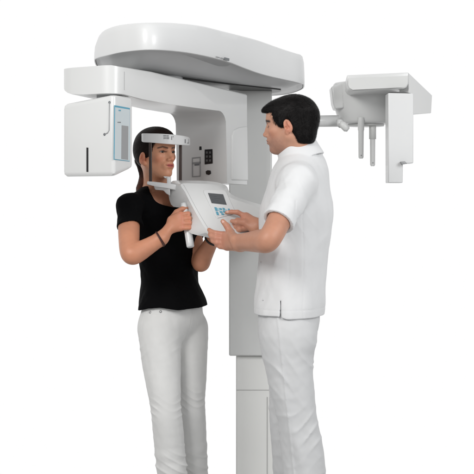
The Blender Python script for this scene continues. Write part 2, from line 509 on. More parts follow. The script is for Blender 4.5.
decal_quad('side_panel_foil', [(114.8, 107.2), (129.2, 109.6), (129.0, 160.9), (114.2, 159.0)], pk, pn, M_panel, sens, .0026, 0)
decal_quad('side_panel_window', [(121, 125.4), (127.6, 126.2), (127.4, 159.8), (120.6, 158.9)], pk, pn, M_dgrey, sens, .0034, 0)
for x in (118.0, 119.2): decal_quad('panel_print', [(x, 109.7), (x+.9, 109.85), (x+.9, 111.2), (x, 111.0)], pk, pn, M_blue, sens, .0034)
for x in (117.0, 118.2, 119.3): decal_quad('panel_print', [(x, 121.8), (x+.8, 121.9), (x+.8, 122.9), (x, 122.8)], pk, pn, M_print, sens, .0034)

# --- control console
cR = Vector((.9, .42, -.105)).normalized(); cD = Vector((.23, -.69, -.69)); cD = (cD-cR*cD.dot(cR)).normalized()
cN = cR.cross(cD).normalized()
if cN.y > 0: cN = -cN
c0 = P(207.8, 194, 4.70)
Fp = [(181, 184), (196, 183.4), (214, 184.6), (224, 188.6), (229, 196.6), (246, 203.0), (268, 210.6), (290, 221), (288, 240), (262, 243), (232, 243), (211.5, 235.5), (205, 228), (197, 215), (190, 202), (185, 192)]
Gp = [(169.6, 182.8), (190, 180.6), (213, 181.6), (226, 185.6), (231, 194.0), (247, 200.6), (268, 207.0), (291, 218), (290, 243), (262, 246), (232, 246), (209.5, 238.0), (187.5, 231.5), (187.0, 217), (183, 208.5), (171, 204.5)]
ringF = [PP(a, b, c0, cN) for a, b in Fp]
ringG = []
for i, ((a, b), f) in enumerate(zip(Gp, ringF)):
    dy = .07 if i in (0, 12, 13, 14, 15) else .035
    ringG.append(P(a, b, f.y+dy))
gc = sum(ringG, Vector())/len(ringG)
ringH = [gc+(g-gc)*.97+Vector((0, .05, .0)) for g in ringG]
ringI = [gc+(g-gc)*.80+Vector((0, .085, .0)) for g in ringG]
def dense(r): return [Vector(p) for p in spline([tuple(q) for q in r], 4, True)]
dF, dG, dH, dI = map(dense, (ringF, ringG, ringH, ringI))
fc = sum(dF, Vector())/len(dF)
dF0 = [p.lerp(fc, .03)+cN*.001 for p in dF]
dF1 = [p.lerp(q, .10)+cN*.001 for p, q in zip(dF, dG)]
dF2 = [p.lerp(q, .16)-cN*.0005 for p, q in zip(dF, dG)]
con = link('control_console', loft([dF0, dF, dF2, dG, dH, dI]), M_white, machine); autosmooth(con, 18)
# column carriage the console is bolted to
o = bevel(link('console_bracket', boxm(P(240, 0, 5.1).x, P(272, 0, 5.1).x, 4.86, 5.31, P(0, 236, 5.1).z, P(0, 216, 5.1).z), M_white, machine), .01)
cq = c0-cN*0
seam = [PP(a, b, c0, cN)+cN*.0006 for a, b in [(183.5, 185), (188.5, 194), (192.6, 202), (199.6, 214.5), (207.2, 227), (212.5, 234.4)]]
link('console_seam', tube([Vector(p) for p in spline([tuple(s) for s in seam], 4)], .0009, 6), M_dgrey, con)
kp = [(203.8, 190.6), (223.6, 190.9), (226, 193.2), (234.6, 211.6), (233.4, 214.4), (217.4, 218.6), (215.2, 217), (203.4, 192.6)]
pan = decal_quad('control_panel', kp, cq, cN, M_hous, con, .003, .001, .001)
decal_quad('screen', [(207.6, 193.9), (222.6, 195.2), (226.2, 205.6), (211.3, 203.9)], cq, cN, M_screen, con, .0012, .0042)
for i in range(4):
    x = 210.2+i*.75; y = 196.2+i*2.0
    decal_quad('screen_text', [(x, y), (x+6+2*(i % 2), y+.55), (x+6.1+2*(i % 2), y+1.0), (x+.15, y+.45)], cq, cN, M_lamp, con, .0006, .0056)
decal_quad('keypad', [(212.9, 207.2), (229.6, 209.0), (232.3, 213.0), (216.6, 217.1)], cq, cN, M_hous, con, .0008, .0042)
def kq(a, b, w, h): return [(a, b), (a+w, b+w*.09), (a+w+h*.34, b+w*.09+h), (a+h*.34, b+h)]
for q in [kq(213.8, 208.2, 2.2, 3.6), kq(215.3, 212.6, 2.2, 3.4), kq(218.6, 209.0, 2.4, 1.9), kq(221.8, 208.8, 2.2, 2.0), kq(218.9, 212.0, 2.8, 1.8), kq(222.2, 211.4, 2.3, 2.1), kq(220.6, 214.3, 2.6, 1.5), kq(227.3, 209.6, 1.8, 2.6)]:
    decal_quad('key', q, cq, cN, M_blue, con, .0016, .005, .0006)
for q in [kq(224.6, 210.4, 1.9, 1.4), kq(216.6, 209.0, 1.5, 2.6)]:
    decal_quad('key', q, cq, cN, M_blue2, con, .0016, .005, .0006)

# --- patient handles
hA = P(183.6, 203.5, 4.655); hB = P(190.6, 247.2, 4.60)
hd = link('patient_handle', tube([hA, hA.lerp(hB, .1), hA.lerp(hB, .9), hA.lerp(hB, .985), hB], [.0135, .0145, .0155, .015, .012], 24), M_hous, machine)
hC = P(214, 222, 4.74); hE = P(221, 247, 4.72)
link('patient_handle', tube([hC, hC.lerp(hE, .95), hE], [.0145, .0145, .012], 24), M_hous, machine)

# --- chin rest, rods and head band
cr = [P(147, 183.2, 4.70), P(155, 184.0, 4.69), P(165, 185.2, 4.69), P(176, 187.5, 4.70)]
o = bevel(link('chin_rest_bar', prism([cr[0]+Vector((0, 0, .008)), cr[1]+Vector((0, 0, .009)), cr[3]+Vector((0, 0, .012)), cr[3]-Vector((0, 0, .012)), cr[1]-Vector((0, 0, .009)), cr[0]-Vector((0, 0, .006))], (0, .09, 0)), M_hous, machine), .004)
bevel(link('chin_rest_block', prism([P(153.5, 186, 4.695), P(170, 187, 4.695), P(170, 196, 4.71), P(166, 193.5, 4.71), P(163.5, 190.5, 4.71), P(155, 189.8, 4.71)], (0, .05, 0)), M_white, machine), .004)
chin = P(168.8, 177.6, 4.74)
bevel(link('chin_support', prism([P(167, 176.8, 4.73), P(170.6, 177.6, 4.73), P(170.6, 187, 4.73), P(166.6, 187, 4.73)], (0, .03, 0)), M_hous, machine), .003)
bevel(link('chin_cup', prism([P(163.2, 176.2, 4.74), P(170.4, 176.6, 4.74), P(170.6, 178.6, 4.74), P(164.6, 178.2, 4.74)], (0, .045, 0)), M_hous, machine), .003)
band = [(141.4, 4.775), (143, 4.745), (150, 4.722), (160, 4.708), (170, 4.712), (178, 4.735), (184, 4.775), (188.6, 4.83), (190.2, 4.87)]
rows_t = [133.6, 133.4, 133.4, 133.6, 134.2, 135.0, 135.8, 137.0, 138.4]; rows_b = [141.4, 142.2, 142.6, 143.4, 144.2, 144.8, 145.2, 145.8, 145.6]
bt = spline([(P(a, t, y).x, y, P(a, t, y).z, P(a, b, y).z) for (a, y), t, b in zip(band, rows_t, rows_b)], 6)
rin = []
nb_ = len(bt)
for i, q in enumerate(bt):
    t = Vector(bt[min(i+1, nb_-1)][:2])-Vector(bt[max(i-1, 0)][:2]); t.normalize(); nn = Vector((-t.y, t.x))
    a = Vector((q[0], q[1])); b = a+nn*.009
    rin.append([Vector((a.x, a.y, q[2])), Vector((a.x, a.y, q[3])), Vector((b.x, b.y, q[3])), Vector((b.x, b.y, q[2]))])
hb = bevel(link('head_band', loft(rin), M_hous, machine), .0025, 3); autosmooth(hb, 35)
def on_band(a, b, lift=.0012):
    best = min(bt, key=lambda q: abs(237+q[0]/q[1]*F-a)); return P(a, b, best[1]-lift)
def band_mark(a, b, w, h, m):
    q = [on_band(a, b), on_band(a+w, b), on_band(a+w, b+h), on_band(a, b+h)]
    link('band_mark', prism(q, (0, .002, 0)), m, hb, False)
for a, b, w, h in [(163.4, 135.0, 2.6, 1.5), (166.4, 135.2, 2.4, 1.3), (163.6, 137.2, 2.4, 1.7), (166.5, 137.1, 2.6, 1.9), (171.4, 136.2, .7, 3.6), (173, 136, .5, 1.2)]: band_mark(a, b, w, h, M_dgrey)
for a, b, w, h in [(185.0, 139.2, .7, 3.8), (185.0, 142.4, 2.0, .7), (188.6, 139.0, .7, 4.2), (187.6, 142.6, 1.2, .7)]: band_mark(a, b, w, h, M_print)
def rod(px0, py0, px1, py1, Y0, Y1, w, d):
    a = P(px0, py0, Y0); b = P(px1, py1, Y1)
    r = [[c+Vector((-w, -d, 0)), c+Vector((w, -d, 0)), c+Vector((w, d, 0)), c+Vector((-w, d, 0))] for c in (b, a)]
    bevel(link('support_rod', loft(r), M_rod, machine), .002)
rod(150.4, 142.6, 150.6, 183.4, 4.728, 4.712, .0062, .005)
rod(180.6, 145.0, 180.4, 183.5, 4.775, 4.76, .0062, .006)

# --- cephalometric side unit
ca = empty_ = None
ct = link('side_arm', tube([P(271, 121.0, 5.44), P(300, 121.2, 5.42), P(339, 121.0, 5.40)], .027, 32), M_white, machine)
cc = P(366, 100, 5.47)
dr = []
seg = 56
for r, row in ((.030, 124), (.110, 124.2), (.120, 123.2), (.126, 121), (.138, 115), (.148, 108), (.153, 100), (.156, 88), (.154, 85), (.148, 83.4), (.12, 82.8)):
    z = P(0, row, 5.47).z
    dr.append([Vector((cc.x+r*math.cos(t), cc.y+r*math.sin(t)*.9, z)) for t in [2*math.pi*k/seg for k in range(seg)]])
drum = link('side_unit_drum', loft(dr), M_white, machine); autosmooth(drum, 50)
link('drum_ring', disc(Vector((cc.x, cc.y, 0)), .085, P(0, 126.2, 5.47).z, P(0, 124, 5.47).z), M_lgrey, drum)
# faceted shoulder left of the drum
o = bevel(link('side_unit_shoulder', prism([P(331.2, 86.6, 5.38), P(340, 83.6, 5.38), P(344, 84, 5.38), P(344, 108, 5.38), P(335, 109, 5.38), P(333, 103, 5.38)], (0, .12, 0)), M_white, machine), .008, 4); autosmooth(o, 30)
pl = prism([P(347, 75.2, 5.14), P(408.5, 72.4, 5.12), P(408.3, 83.5, 5.12), P(406.5, 87.4, 5.12), P(404, 88.6, 5.12), P(352, 91.0, 5.14), P(348.4, 89.2, 5.14), P(347, 86, 5.14)], (.02, .33, 0))
bevel(link('side_unit_hood', pl, M_white, machine), .004)
o = decal_quad('hood_window', [(348, 78.6), (407.3, 76.0), (407.2, 83.3), (405.6, 86.6), (403.4, 87.6), (352.4, 90.0), (349.2, 88.2), (348, 85.4)], P(375, 82, 5.128), Vector((.02, -1, 0)), M_grey, bpy.data.objects['side_unit_hood'], .012)
wing = loft([[P(408.7, 72.6, 5.13), P(409.5, 115, 5.16), P(400, 115, 5.20), P(399, 74, 5.18)], [P(432.2, 95.2, 5.56), P(431.2, 113.2, 5.56), P(412, 113.5, 5.72), P(411, 92, 5.72)]])
w = bevel(link('side_unit_wing', wing, M_white, machine), .004); autosmooth(w, 30)
cass = prism([P(388.2, 92.8, 5.06), P(413.4, 93.4, 5.06), P(413.4, 163.2, 5.06), P(403.0, 163.4, 5.06), P(402.8, 182.8, 5.06), P(388.4, 182.8, 5.06)], (0, .10, 0))
o = bevel(link('sensor_carrier', cass, M_hous, machine), .004); autosmooth(o, 30)
bevel(link('carrier_catch', prism([P(400.5, 161.6, 5.03), P(405, 161.2, 5.03), P(407.5, 163.6, 5.03), P(402, 164.6, 5.03)], (0, .05, 0)), M_dgrey, o), .003)
link('carrier_gap_shade', prism([P(389, 92.2, 5.075), P(404, 91.6, 5.075), P(411, 93.4, 5.075)], (0, .05, 0)), M_line, o, False)  # dark wedge modelled as the shadow along the carrier top
for (a, t, b, Y, dark) in ((361, 117.5, 158.6, 5.36, 0), (372.6, 122.5, 166.2, 5.42, 1)):
    q0 = P(a, t, Y); q1 = P(a, b, Y)
    e = link('ear_rod', tube([q0, q0.lerp(q1, .3), q0.lerp(q1, .33), q0.lerp(q1, .97), q1], [.0150, .0148, .0128, .0118, .008], 20), M_white, machine)
    autosmooth(e)
    if dark:
        link('ear_rod_sleeve', tube([q0+Vector((0, 0, .012)), q0.lerp(q1, .38)], .0165, 20), M_lgrey, e)
        link('ear_rod_joint', tube([q0+Vector((-.03, 0, .0)), q0+Vector((.006, 0, .004))], .008, 12), M_dgrey, e)
    link('ear_rod_tip', tube([q0.lerp(q1, .925)+Vector((0, -.0125, 0)), q0.lerp(q1, .925)+Vector((0, -.006, 0))], .003, 10), M_dgrey, e)
kn = P(342.6, 126, 5.30)
k1 = link('clamp_knob', tube([kn+Vector((-.012, 0, .016)), kn+Vector((0, 0, .006)), kn+Vector((.018, 0, -.012)), kn+Vector((.026, 0, -.018))], [.010, .017, .017, .010], 18), M_lgrey, machine)
link('clamp_neck', tube([P(339.5, 121, 5.34), P(341, 125, 5.31)], .016, 16), M_white, k1)
# ------------------------------------------------------------------ shared anatomy
def head_ops(f, female):
    "head in local coordinates: x forward, y left, z up, origin between the ears at eye level"
    f.ell((-.014, 0, .034), (.096, .076, .080), .02)
    f.ell((-.045, 0, -.005), (.058, .060, .060), .03)
    f.ell((.030, 0, -.022), (.058, .053 if female else .060, .080), .03)
    f.ell((.048, 0, .040), (.042, .056, .045), .03)
    jw = .034 if female else .046
    jy = .047 if female else .055
    f.cone((-.002, jy, -.052), (.058, .015, -.100), .015, .012, .03)
    f.cone((-.002, -jy, -.052), (.058, -.015, -.100), .015, .012, .03)
    f.ell((.036, 0, -.070), (.046, jw, .038), .025)
    f.ell((.072, 0, -.097), (.017, .019 if female else .024, .015), .016)
    f.cone((.077, -.026, .019), (.077, .026, .019), .0105 if female else .0125, .0105 if female else .0125, .014)
    eo = .0035 if female else 0
    for s in (1, -1):
        f.ell((.056, s*(.040 if female else .042), -.022), (.020, .016, .014), .022)
        f.ell((.093, s*.031, -.001+eo), (.018, .018, .012), .013, 's')
    nb = -.002 if female else -.0035
    f.ell((.082, 0, -.022), (.022, .0155, .030), .012)
    f.chain([(.082, 0, .008), (.097+nb, 0, -.014), (.109+nb, 0, -.031)], [.0072, .0078, .0088], .010)
    f.ell((.106+nb, 0, -.034), (.0095, .0095, .008), .006)
    for s in (1, -1):
        f.ell((.096, s*.0115, -.0375), (.010, .0075, .0068), .005)
        f.ell((.100, s*.0065, -.0445), (.0050, .0032, .003), .002, 's')
    f.ell((.080, 0, -.062), (.018, .030, .019), .014)
    lx = -.0015 if female else 0
    f.ell((.0915+lx, 0, -.0580), (.0095, .020, .0046), .005)
    f.ell((.0905+lx, 0, -.0685), (.0090, .018, .0056), .005)
    sm_ = .0028 if female else 0
    for s in (1, -1): f.chain([(.1015+lx, 0, -.0635), (.0985+lx, s*.012, -.0632), (.0890+lx, s*.024, -.0630+sm_)], [.0017, .0016, .0013], .003, 's')
    f.ell((.094, 0, -.0795), (.007, .016, .004), .006, 's')
    for s in (1, -1):           # lids round the eyeballs
        f.ell((.0705, s*.031, -.002+eo), (.0150, .0165, .0135), .004)
        f.ell((.0850, s*.0315, -.0035+eo), (.0130, .0140, .0048), .0012, 's')
        # ear
        ez = -.013 if female else 0
        t = math.radians(18); Re = np.array([[math.cos(t), 0, math.sin(t)], [0, 1, 0], [-math.sin(t), 0, math.cos(t)]])
        f.ell((-.010, s*.077, -.010+ez), (.0175, .0085, .0290), .006, 'u', Re)
        f.ell((-.004, s*.072, -.034+ez), (.009, .007, .011), .006)
        f.ell((-.007, s*.0850, -.006+ez), (.0110, .0065, .0200), .003, 's', Re)
        f.ell((-.002, s*.0850, -.017+ez), (.0065, .010, .0080), .003, 's')
        f.ell((-.013, s*.0815, -.003+ez), (.0040, .0050, .0120), .003, 'u', Re)

def skin_colour(V, fr, female, base, lip, brow):
    q = (V-fr[0])@fr[1]/fr[2]
    C = np.tile(np.array(base, float), (len(V), 1))
    C *= (1+.05*wob(V, 70, 1)+.03*wob(V, 240, 2))[:, None]
    red = np.array(base)*np.array([1.05, .72, .68])
    head = (np.linalg.norm(q, axis=1) < .2)
    ck = np.exp(-(((q-[.065, .045, -.035])**2).sum(1))/.022**2)+np.exp(-(((q-[.065, -.045, -.035])**2).sum(1))/.022**2)
    C = blend(C, red, .45*ck)
    ez = -.013 if female else 0
    er = np.exp(-(((q-[-.010, .080, -.012+ez])/[.022, .014, .032])**2).sum(1))+np.exp(-(((q-[-.010, -.080, -.012+ez])/[.022, .014, .032])**2).sum(1))
    C = blend(C, red, .85*er)
    C = blend(C, red, .5*np.exp(-(((q-[.112, 0, -.034])**2).sum(1))/.012**2))
    if not female:   # stubble
        st = (1/(1+np.exp((q[:, 2]+.052)/.006)))/(1+np.exp(-(q[:, 0]-.012)/.008))*head*(1/(1+np.exp(-(q[:, 2]+.125)/.006)))
        st = np.maximum(st, np.exp(-(((q-[.098, 0, -.051])/[.02, .024, .006])**2).sum(1)))
        C = blend(C, np.array(base)*[.50, .50, .55], .62*st*(1+.15*wob(V, 330, 5)))
    w = .0205
    zz = q[:, 2]+.0632-(4.5 if female else 0)*q[:, 1]**2
    lm = np.exp(-np.maximum((q[:, 1]/w)**4+(zz/(.0086 if female else .007))**4-.35, 0)*3)*(q[:, 0] > .07)
    C = blend(C, lip, lm*(.92 if female else .6))
    m = np.exp(-np.maximum((q[:, 1]/.022)**4, 0)*.7)*np.exp(-((zz-.0002)/.0013)**2)*(q[:, 0] > .07)
    C = blend(C, (.06, .015, .012), .8*m)
    eo = .0035 if female else 0
    for s in (1, -1):
        yz = np.stack([q[:, 1], q[:, 2]], 1)
        r = .0032 if female else .0052
        d = np.minimum(seg_d(yz, (s*.013, .0165), (s*.036, .0220 if female else .0215)), seg_d(yz, (s*.036, .0220 if female else .0215), (s*.050, .0175)))
        bm = 1/(1+np.exp((d-r)/.0010))*(q[:, 0] > .03)
        C = blend(C, brow, .97*bm)
        # lash line and lid make-up follow the edge of the opening
        e = np.sqrt((((q-[.085, s*.0315, -.0035+eo])/[.0145, .0150, .0058])**2).sum(1))
        up = 1/(1+np.exp(-(q[:, 2]+.0045-eo)/.0010))
        ring = np.exp(-((e-1)/.26)**2)*(q[:, 0] > .06)
        C = blend(C, (.015, .010, .010), (.95 if female else .92)*ring*(.25+.75*up))
        if female: C = blend(C, np.array(base)*[.5, .42, .42], .5*np.exp(-(((q-[.082, s*.032, .004+eo])/[.02, .017, .007])**2).sum(1)))
    return C

def eyes(fr, look, eo=0):
    out = []
    for s in (1, -1):
        c = A(.0690, s*.031, -.0025+eo)
        V, Q = sph_mesh(c, .0128, 20)
        d = (V-c)/.0128; g = A(*look); g /= np.linalg.norm(g); a = np.arccos(np.clip(d@g, -1, 1))
        C = np.tile(np.array([.45, .41, .39]), (len(V), 1))
        C = blend(C, (.022, .010, .006), (a < .60)*1.0); C = blend(C, (.004, .004, .004), (a < .27)*1.0)
        out.append((fr[0]+(V*fr[2])@fr[1].T, Q, C, 1))
    return out

def hand_open(f, w, dirv, palmn, s, fingers, thumb):
    "generic posed hand: fingers = list of joint lists in world space"
    pass

def person(name, label, parts, mats, loc):
    me = np_mesh(parts)
    for m in mats: me.materials.append(m)
    o = link(name, me, None, None, False)
    o['label'] = label; o['category'] = 'person'
    return o

def cloth(name, field, lo, hi, h, m, parent, sm=1, colf=None):
    V, Q = surf(field, lo, hi, h, sm)
    C = colf(V) if colf else None
    me = np_mesh([(V, Q, C, 0)])
    return link(name, me, m, parent, False)

def npP(a, b, Y): return np.array(P(a, b, Y))

M_eye = mat('eye_gloss', (.5, .5, .5), .15, .3, attr='tint')
M_skinw = mat('tan_skin', (.5, .28, .18), .42, .4, attr='tint', sss=.10, bump=.25, bscale=500)
M_skinm = mat('fair_skin', (.5, .28, .18), .45, .4, attr='tint', sss=.10, bump=.3, bscale=420)
M_hairw = mat('dark_brown_hair', (.02, .01, .008), .45, .12, attr='tint', bump=.9, bscale=420, stretch=(1, 1, .25))
M_hairm = mat('black_hair', (.01, .009, .009), .45, .12, attr='tint', bump=1.0, bscale=300, stretch=(.3, 1, 1))
M_tee = mat('black_jersey', (.0025, .0025, .003), .8, .06, bump=.4, bscale=600, sheen=.0)
M_jean = mat('white_denim', (.69, .69, .68), .85, .2, bump=.35, bscale=900, var=.02, vscale=30, wrinkle=.25, wscale=16)
M_tunic = mat('white_cotton', (.70, .705, .71), .85, .2, bump=.3, bscale=1000, var=.015, vscale=20, wrinkle=.30, wscale=14)
M_troum = mat('white_trouser_cotton', (.60, .605, .61), .85, .2, bump=.3, bscale=1000, var=.015, vscale=20, wrinkle=.30, wscale=12)
M_shoe = mat('white_shoe_leather', (.6, .6, .6), .4, bump=.2)
M_bead = mat('brown_cord', (.05, .012, .010), .5)
M_glint = mat('silver_stud', (.6, .6, .6), .25, metal=1)

def strands(field, V, n, flow, length, width, colf, seed, lift=.0012, keep=None):
    "thin tapering hairs that lie along the surface of a hair volume"
    rg = np.random.default_rng(seed)
    p = V[rg.integers(0, len(V), n)]
    if keep is not None: p = p[keep(p)]
    n = len(p)
    def grad(x):
        e = .002; g = np.stack([field.ev(x+e*np.eye(3)[k])-field.ev(x-e*np.eye(3)[k]) for k in range(3)], 1)
        return g/(np.linalg.norm(g, axis=1)[:, None]+1e-9)
    sd, field.disp = field.disp, None
    nr = grad(p); ln = length*(.6+.7*rg.random(n)); jit = rg.normal(0, .16, (n, 3)); seg = 5
    rise = lift*(.3+1.2*rg.random(n))
    pts = [p-nr*.001]; cur = p.copy()
    for k in range(seg):
        f = flow(cur)+jit; f = f-nr*(f*nr).sum(1)[:, None]; f /= np.linalg.norm(f, axis=1)[:, None]+1e-9
        cur = cur+f*(ln/seg)[:, None]
        d = field.ev(cur); nr2 = grad(cur)
        cur = cur-nr2*np.clip(d-rise*(k+1)/seg, -.004, .0005)[:, None]; nr = nr2
        pts.append(cur.copy())
    field.disp = sd
    Pn = np.stack(pts, 1); Vv = []; Qq = []
    side = np.cross(nr, Pn[:, -1]-Pn[:, 0]); side /= np.linalg.norm(side, axis=1)[:, None]+1e-9
    m = seg+1; wd = width*np.linspace(1, .25, m)
    A_ = Pn+side[:, None, :]*wd[None, :, None]; B_ = Pn-side[:, None, :]*wd[None, :, None]
    VV = np.stack([A_, B_], 2).reshape(-1, 3)
    base = (np.arange(n)*m*2)[:, None]; k = np.arange(seg)[None, :]*2
    QQ = np.stack([base+k, base+k+1, base+k+3, base+k+2], -1).reshape(-1, 4)
    C = colf(VV); C = C*np.repeat(.5+1.3*rg.random(n)**2, m*2)[:, None]
    return VV, QQ, C, 0

# ================================================================== WOMAN
WY = 4.82
fwd = (.70, -.714)
RW = basis(fwd, 3, 0)
oW = npP(156.4, 153.4, WY)
SW = .91
B = Field(); B.setframe(oW, RW, SW); head_ops(B, True)
nb = npP(156.5, 193, 4.87)
B.setframe()
B.cone(oW+RW@A(-.022, 0, -.055), nb, .044, .050, .03)
tL, fW = RW[:, 1].copy(), RW[:, 0].copy(); tL[2] = 0; tL /= np.linalg.norm(tL); fT = A(.72, -.69, 0)
tl = np.cross(A(0, 0, 1), fT)
shR = npP(129.2, 207.5, 4.69); shL = npP(187, 207, 4.98)
chest = npP(160, 222, 4.86); waist = npP(169, 262, 4.86); hips = npP(172.5, 318, 4.86)
RT = np.stack([fT, tl, A(0, 0, 1)], 1)
def torsoW(f, o):
    f.cone(nb+A(0, 0, -.018), shR+A(0, 0, .012), .038+o, .036+o, .06)
    f.cone(nb+A(0, 0, -.018), shL+A(0, 0, .010), .036+o, .034+o, .05)
    f.ell(chest, (.095+o, .135+o, .16+o), .05, 'u', RT)
    for s in (1, -1): f.ell(chest+RT@A(.062, s*.062, -.03), (.055+o, .058+o, .056+o), .035, 'u', RT)
    f.ell(waist+A(0, 0, .02), (.082+o, .112+o, .15+o), .08, 'u', RT)
    f.ell(hips+A(0, 0, .03), (.105+o, .143+o, .14+o), .08, 'u', RT)
torsoW(B, -.006)
elR = npP(130.5, 256, 4.56); wrR = npP(162, 238.0, 4.575)
elL = npP(200, 262, 4.82); wrL = npP(213.5, 238, 4.73)
def armW(f):
    f.schain([shR, shR*.45+elR*.55+A(-.004, 0, 0), elR+A(0, 0, .01), elR*.72+wrR*.28+A(0, 0, -.002), wrR], [.043, .0390, .0345, .0345, .0235], .02)
    f.schain([shL, elL+A(-.004, 0, .006), elL*.7+wrL*.3, wrL], [.040, .031, .032, .0225], .03)
armW(B)
# right fist round the handle
hax = np.array(hB-hA); hax /= np.linalg.norm(hax)
hc = npP(184.9, 222.5, 4.632)                # handle axis inside the fist
ex = A(1, 0, 0)-hax*hax[0]; ex /= np.linalg.norm(ex); ey = np.cross(hax, ex)
if ey[1] > 0: ey = -ey                       # ey towards the camera
def HP(x, y, a): return hc+ex*x+ey*y+hax*a
def fist(f):
    f.cone(wrR, HP(-.048, .026, .004), .0235, .021, .02)
    f.cone(HP(-.052, .024, -.014), HP(-.012, .034, -.026), .0145, .0125, .016)
    f.cone(HP(-.050, .024, .002), HP(-.010, .035, -.006), .015, .0125, .016)
    f.cone(HP(-.052, .023, .016), HP(-.014, .033, .014), .0145, .0115, .016)
    f.cone(HP(-.054, .021, .024), HP(-.020, .029, .032), .013, .0105, .016)
    for i, (a, r, L_) in enumerate(((-.026, .0094, 1.0), (-.0065, .0097, 1.06), (.0130, .0093, 1.0), (.0315, .0083, .88))):
        f.chain([HP(-.010-.003*i, .034, a), HP(.0185*L_, .028*L_, a+.001), HP(.0280*L_, .001, a+.003), HP(.0165, -.0245, a+.003), HP(-.004, -.026, a+.002)], [r*1.08, r*1.05, r*.97, r*.88, r*.75], .0025)
    f.chain([HP(-.050, .012, -.018), HP(-.026, .012, -.044), HP(-.002, .014, -.053), HP(.016, .004, -.056)], [.0145, .0118, .0100, .0082], .008)
fist(B)
# left hand on the second handle
hC_ = np.array(hC.lerp(hE, .38))
def hand2(f):
    w = wrL; k = hC_+A(-.005, -.024, .004)
    f.cone(w, k, .0225, .020, .02); f.cone(w, k+A(-.012, .01, .02), .021, .018, .02)
    for i in range(4):
        z = .030-.018*i
        f.chain([k+A(-.012, -.002, z), k+A(.018, .000, z), k+A(.030, .022, z), k+A(.016, .044, z)], [.0098, .0095, .009, .0078], .003)
    f.chain([w+A(-.006, -.004, .026), k+A(-.018, .0, .034), k+A(-.002, -.002, .052)], [.013, .0115, .0092], .008)
hand2(B)
kneeR = npP(166.0, 408, 4.76); kneeL = npP(190.5, 404, 4.88); anR = npP(175, 505, 4.82); anL = npP(195, 500, 4.96)
hipR = hips+RT@A(0, -.074, -.045); hipL = hips+RT@A(0, .082, -.045)
for h_, k_, a_ in ((hipR, kneeR, anR), (hipL, kneeL, anL)):
    B.chain([h_, k_, k_*.7+a_*.3, a_], [.075, .05, .05, .034], .03)
V, Q = surf(B, oW-A(.13, .15, .16), oW+A(.15, .13, .14), .0016, 2)
fr = (oW, RW, SW)
baseW = (.60, .29, .175)
lo, hi = np.array([-.62, 4.30, .08]), np.array([.02, 5.10, oW[2]-.145])
V2, Q2 = surf(B, lo, hi, .0030, 2)
parts = [(V, Q, skin_colour(V, fr, True, baseW, (.42, .075, .07), (.02, .011, .008)), 0)]
C2 = np.tile(np.array((.52, .23, .135)), (len(V2), 1))*(1+.05*wob(V2, 60, 4)+.03*wob(V2, 200, 2))[:, None]
dk = np.exp(-((V2-hc)**2).sum(1)/.05**2); C2 = blend(C2, (.53, .20, .125), .5*dk)
for i, a in enumerate((-.026, -.0065, .0130, .0315)):
    L_ = (1, 1.06, 1, .88)[i]
    for q_, r_ in ((HP(.0185*L_, .036*L_, a), .0055), (HP(-.010, .044, a), .008)):
        C2 = blend(C2, (.55, .17, .11), .5*np.exp(-((V2-q_)**2).sum(1)/r_**2))
parts.append((V2, Q2, C2, 0))
woman = person('person', 'woman in black t-shirt and white jeans with dark ponytail, gripping the machine handle', parts+eyes(fr, (1, -.12, .05), .0035), [M_skinw, M_eye], None)

# hair
H = Field(); H.setframe(oW, RW, SW)
H.ell((-.016, 0, .036), (.104, .084, .087), .02)
H.ell((-.050, 0, .000), (.064, .068, .068), .03)
H.ell((.030, 0, .062), (.060, .064, .046), .03)
H.ell((.105, 0, -.035), (.062, .125, .095), .008, 's')
H.box((.052, 0, -.14), (.080, .2, .105), .02, .01, 's')
for s in (1, -1): H.ell((-.012, s*.088, -.038), (.026, .030, .036), .008, 's')
H.plane((0, 0, -.062), (.35, 0, -1), .02)
H.ell((-.118, 0, -.022), (.022, .022, .020), .012)
H.setframe()
T_ = [oW+RW@A(-.112, 0, -.022), npP(145.5, 176, 4.885), npP(142.5, 189, 4.85), npP(140, 201, 4.80), npP(138, 213, 4.775)]
H.chain(T_, [.016, .0235, .025, .018, .004], .012)
H.chain([T_[1]+A(.015, 0, .01), npP(148, 190, 4.88), npP(145, 203, 4.84)], [.017, .018, .006], .012)
RWi = RW
def dispW(p):
    q = (p-oW)@RWi
    a = np.arctan2(q[:, 1], q[:, 2]+.02)
    st = (np.sin(a*97+2*np.sin(q[:, 0]*30)+3*wob(q, 25, 2))*.00035+np.sin(a*210+q[:, 0]*25)*.00025)+.0012*wob(q, 45, 8)
    tl_ = np.sin(p[:, 0]*900+p[:, 2]*160+2*np.sin(p[:, 2]*40))*.0008+.002*wob(p, 60, 5)
    return np.where(q[:, 2] > -.05, st, tl_)
H.disp = dispW
def hcolW(V):
    C = np.tile(np.array([.013, .0065, .005]), (len(V), 1))
    low = 1/(1+np.exp((V[:, 2]-(oW[2]-.085))/.012))
    C = blend(C, (.15, .050, .028), .8*low*(.75+.25*wob(V*[1, 1, .2], 260, 5)))
    return C*(1+.35*wob(V*[6, 6, 1], 160, 3))[:, None]
Vh, Qh = surf(H, oW-A(.19, .13, .29), oW+A(.13, .17, .15), .0017, 1)
def flowW(p):
    q = (p-oW)@RW; t = A(-.112, 0, -.02)-q; t /= np.linalg.norm(t, axis=1)[:, None]+1e-6
    f = t@RW.T
    low = (q[:, 0] < -.085)*1.0
    return f*(1-low)[:, None]+np.array([-.1, -.2, -1.0])*low[:, None]
sW = strands(H, Vh, 7000, flowW, .040, .00045, hcolW, 3, .0012)
link('hair', np_mesh([(Vh, Qh, hcolW(Vh), 0), sW]), M_hairw, woman, False)

